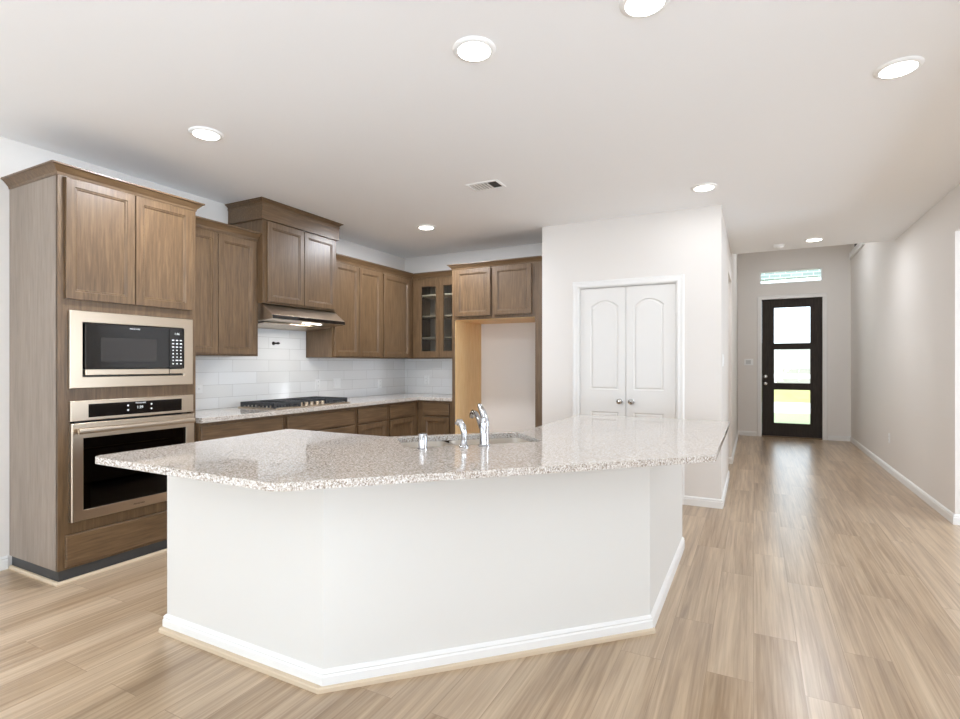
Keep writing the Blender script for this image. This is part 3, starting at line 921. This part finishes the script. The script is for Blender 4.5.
A_ = -2.522
ctp = [(A_, 1.235), (-1.411, 1.235), (-.146, 2.500), (-.146, 4.03), (-1.215, 4.03), (-1.215, 2.872), (-1.767, 2.320), (A_, 2.320)]
ctp = fillet(ctp, [.045, .12, .05, .025, .02, .02, .02, .025])
U2X = lambda U, Wd: ((U - Wd) / S2, (U + Wd) / S2)
su0, su1, sw0, sw1 = .420, 1.130, 2.475, 2.843
hole = fillet([U2X(su0, sw0), U2X(su1, sw0), U2X(su1, sw1), U2X(su0, sw1)], .05)
o = obj('island_countertop', extrude_poly(bmesh.new(), ctp, .885, .914, [hole]), M['granite'], bevel=.007, seg=3)
tag(o, 'large angled speckled granite countertop on the kitchen island', 'countertop')

# sink (double bowl, undermount) in a frame rotated 45 degrees
sk = thing('kitchen_sink', (*U2X((su0 + su1) / 2, (sw0 + sw1) / 2), .885), 'stainless double-bowl undermount sink in the island', 'sink', R(45))
hw, hd = (su1 - su0) / 2, (sw1 - sw0) / 2
def rr_(x0, x1, y0, y1, r, z): return [(p[0], p[1], z) for p in fillet([(x0, y0), (x1, y0), (x1, y1), (x0, y1)], r, 4)]
dvx = -.075
for a, b in ((-hw - .004, dvx - .012), (dvx + .012, hw + .004)):
    bm = bmesh.new()
    y0, y1 = -hd - .004, hd + .004
    loft(bm, [rr_(a, b, y0, y1, .05, -.001), rr_(a + .004, b - .004, y0 + .004, y1 - .004, .05, -.16), rr_(a + .03, b - .03, y0 + .03, y1 - .03, .04, -.19),
              rr_(a + .03, b - .03, y0 + .03, y1 - .03, .04, -.194), rr_(a + .001, b - .001, y0 + .001, y1 - .001, .05, -.163), rr_(a - .003, b + .003, y0 - .003, y1 + .003, .053, -.001)], cap_a=False, cap_b=False)
    bm.faces.new([bm.verts.new(p) for p in rr_(a + .03, b - .03, y0 + .03, y1 - .03, .04, -.19)])
    bowl = obj('bowl', bm, M['steel_sink'], sk, smooth=True)
    obj('drain', lathe(bmesh.new(), [(.042, -.1895), (.042, -.186), (.030, -.187), (.001, -.187)], ((a + b) / 2, 0, 0), 'Z', 20), M['chrome'], bowl)
obj('divider', BX((dvx - .013, dvx + .013, -hd, hd, -.016, -.010)), M['steel_sink'], sk, bevel=.003)

# faucet, sprayer, air gap
T = .9143
dirW = Vector((-1, 1, 0)).normalized()      # over the sink
dirU = Vector((1, 1, 0)).normalized()
fc = thing('kitchen_faucet', (*U2X(.786, 2.415), T), 'tall chrome faucet with top lever and angled spout at the island sink', 'faucet')
bm = bmesh.new()
lathe(bm, [(.030, 0), (.030, .006), (.024, .010), (.023, .06), (.024, .105), (.022, .128), (.014, .146), (.001, .150)], seg=24)
obj('body', bm, M['chrome'], fc, smooth=True)
pts = [dirW * .010 + Vector((0, 0, .045)), dirW * .045 + Vector((0, 0, .085)), dirW * .095 + Vector((0, 0, .125)), dirW * .145 + Vector((0, 0, .147)), dirW * .185 + Vector((0, 0, .148)), dirW * .205 + Vector((0, 0, .135)), dirW * .210 + Vector((0, 0, .118))]
bm = bmesh.new(); tube(bm, pts, [.014, .013, .012, .012, .0135, .014, .013], 14); obj('spout', bm, M['chrome'], fc, smooth=True)
bm = bmesh.new(); q = dirU * -.02
tube(bm, [Vector((0, 0, .135)), q * .35 + Vector((0, 0, .160)), q * 1.0 + Vector((0, 0, .190)), q * 1.4 + Vector((0, 0, .204))], [.018, .017, .013, .007], 12)
obj('lever', bm, M['chrome'], fc, smooth=True)
sy = thing('side_sprayer', (*U2X(.685, 2.420), T), 'short curved chrome side sprayer left of the faucet', 'sprayer')
bm = bmesh.new(); lathe(bm, [(.024, 0), (.024, .005), (.017, .012), (.014, .030), (.013, .034)], seg=20)
obj('base', bm, M['chrome'], sy, smooth=True)
bm = bmesh.new()
l2 = -dirU * .6 + dirW * .8
tube(bm, [Vector((0, 0, .030)), Vector((0, 0, .070)), l2 * .006 + Vector((0, 0, .095)), l2 * .022 + Vector((0, 0, .118)), l2 * .033 + Vector((0, 0, .118)), l2 * .042 + Vector((0, 0, .106))], [.012, .014, .016, .016, .015, .012], 14)
obj('spray_head', bm, M['chrome'], sy, smooth=True)
bm = bmesh.new(); lathe(bm, [(.024, 0), (.024, .003), (.021, .004), (.021, .066), (.018, .072), (.001, .073)], seg=24)
o = obj('air_gap', bm, M['chrome'], loc=(*U2X(.487, 2.425), T), smooth=True)
tag(o, 'plain chrome cylinder air gap cap left of the sprayer', 'air gap')

# ------------------------------------------------------------------ ceiling fittings
LR = .086
lab = ['round ceiling light nearest above the island front, left of the vent',
       'round ceiling light in front of the oven tower, leftmost on the ceiling',
       'round ceiling light cut by the top edge of the picture',
       'large round ceiling light at the upper right toward the side room',
       'round ceiling light in front of the pantry wall',
       'small round ceiling light near the kitchen corner cabinets',
       'small round ceiling light in the hall before the front door',
       'added round fill light in the raised foyer ceiling above the front door, hidden by the ceiling edge',  # added lamp, out of view, brightens the foyer
       'added round fill light in the side passage behind the pantry, out of view']  # added lamp, out of view, lifts the dim passage opening
pos = [(-1.139, 2.135), (-3.045, 2.14), (-.385, 2.165), (.625, 3.22), (-.36, 4.66), (-3.065, 4.67), (.62, 7.20), (.60, 9.25), (-1.3, 7.0)]
proto = None
for (x, y), lb in zip(pos, lab):
    if proto is None:
        t = thing('recessed_ceiling_light', (x, y, CZ), lb, 'ceiling light', group=None)
        obj('trim_ring', lathe(bmesh.new(), [(LR + .014, 0), (LR + .012, -.005), (LR + .002, -.011), (LR - .010, -.012), (LR - .010, -.001)], seg=40), M['light_trim'], t, smooth=True)
        obj('lens', lathe(bmesh.new(), [(LR - .011, -.001), (LR - .011, -.010), (.001, -.0105)], seg=40), M['lamp'], t)
        proto = t
    else:
        t = copy_tree(proto); t.location = (x, y, FC if y > 8 else CZ); t['label'] = lb
    t['group'] = 'recessed ceiling lights'
    ll = light('downlight', 'AREA', (0, 0, -.014), (26 if y > 4 else 22) if x < -2 else (8 if y > 6 else 1.0 if y > 4 else 2.0), .14, color=(.92, .97, 1.05))
    ll.parent = t

t = thing('smoke_detector', (.27, 7.36, CZ), 'small white round smoke detector left of the hall light', 'smoke detector')
obj('base', lathe(bmesh.new(), [(.068, 0), (.068, -.010), (.060, -.012)], seg=28), M['plastic'], t, smooth=True)
obj('cap', lathe(bmesh.new(), [(.058, -.012), (.056, -.028), (.040, -.040), (.001, -.043)], seg=28), M['plastic'], t, smooth=True)

t = thing('ceiling_vent', (-1.925, 3.808, CZ), 'white rectangular ceiling vent with a dark open slot above the island', 'vent')
bm = bmesh.new()
vw, vh = .140, .092
def vr(i, z): return [(-vw + i, -vh + i, z), (vw - i, -vh + i, z), (vw - i, vh - i, z), (-vw + i, vh - i, z)]
loft(bm, [vr(0, 0), vr(.003, -.006), (vr(.018, -.008)), vr(.020, -.001)], torus=True)
obj('frame', bm, M['plastic'], t)
obj('backing', BX((-vw + .02, vw - .02, -vh + .02, vh - .02, -.0025, -.0005)), M['dark'], t)
for k in range(7):
    x_ = -vw + .024 + k * .0275
    bm = bmesh.new()
    loft(bm, [[(x_, y_, -.0025), (x_ + .0275, y_, -.007), (x_ + .0275, y_, -.0085), (x_, y_, -.004)] for y_ in (-vh + .021, vh - .021)])
    if k < 6: obj('louvre', bm, M['plastic'], t)
    else: bm.free()

# register high on the foyer wall
t = thing('wall_register', (RX, 10.15, 3.13), 'slim white vent with a dark corner high on the foyer right wall', 'vent')
obj('frame', BX((-.030, 0, -.60, .60, -.05, -.02), (-.030, 0, -.60, .60, .02, .05), (-.030, 0, -.60, -.57, -.02, .02), (-.030, 0, .57, .60, -.02, .02)), M['plastic'], t, bevel=.003)
obj('grille', BX((-.020, 0, -.57, .57, -.02, .02)), M['plastic'], t)
obj('dark_corner', BX((-.034, 0, -.10, .06, .050, .095)), M['dark'], t)

# ------------------------------------------------------------------ wall plates
def plate(name, loc_, normal, label, w=.072, h=.115, kind='outlet', cat=None, group=None):
    """normal: '+x', '-x', '-y'"""
    rz = {'-y': 0, '+x': Q, '-x': -Q}[normal]
    t = thing(name, loc_, label, cat or 'outlet', rz, group)
    bm = bmesh.new()
    nested(bm, -w / 2, w / 2, -h / 2, h / 2, [(0, 0), (0, -.003), (.003, -.0055), (.008, -.006)])
    obj('plate', bm, M['plastic'], t)
    if kind == 'outlet':
        for s in (-1, 1):
            c_ = (0, s * .021) if h >= w else (s * .021, 0)
            so = obj('socket', BX((c_[0] - .014, c_[0] + .014, -.0075, -.0055, c_[1] - .013, c_[1] + .013)), M['plastic'], t, bevel=.002)
            obj('slots', BX((c_[0] - .006, c_[0] - .004, -.0079, -.007, c_[1] - .004, c_[1] + .006), (c_[0] + .004, c_[0] + .006, -.0079, -.007, c_[1] - .004, c_[1] + .006)), M['dark'], so)
    elif kind == 'switch':
        k = max(1, round(w / .07))
        for i in range(k):
            cx_ = (i - (k - 1) / 2) * .046
            obj('rocker', BX((cx_ - .016, cx_ + .016, -.010, -.0055, -.033, .033)), M['plastic'], t, bevel=.002)
    return t
tx = XL + .0093
plate('wall_outlet', (tx, 2.885, 1.095), '+x', 'horizontal white outlet on the tile beside the oven tower', .115, .072)
plate('wall_outlet', (tx, 4.30, 1.092), '+x', 'white outlet on the tile behind the cooktop, left of the blank pair', .072, .115)
plate('light_switch', (tx, 4.60, 1.092), '+x', 'white switch plate on the tile right of the cooktop outlet', .115, .115, 'switch', 'light switch')
plate('wall_outlet', (tx, 5.38, 1.06), '+x', 'white outlet on the left tile wall nearest the room corner', .072, .115)
plate('wall_outlet', (-3.88, YB - .0093, 1.095), '-y', 'white outlet on the back tile wall under the glass-door cabinet', .072, .115)
plate('wall_outlet', (RX, 7.95, .41), '-x', 'white outlet low on the right hall wall', .072, .115)
plate('light_switch', (HX, 5.47, 1.345), '+x', 'white switch plate on the hall side of the pantry wall', .115, .115, 'switch', 'light switch')
t = plate('wall_keypad', (-.082, FY, 1.345), '-y', 'small white alarm keypad left of the front door', .145, .115, 'none', 'keypad')
obj('screen', BX((-.045, .035, -.016, -.0055, -.035, .035)), mat('keypad_grey', srgb(205, 205, 203), .4), t, bevel=.003)
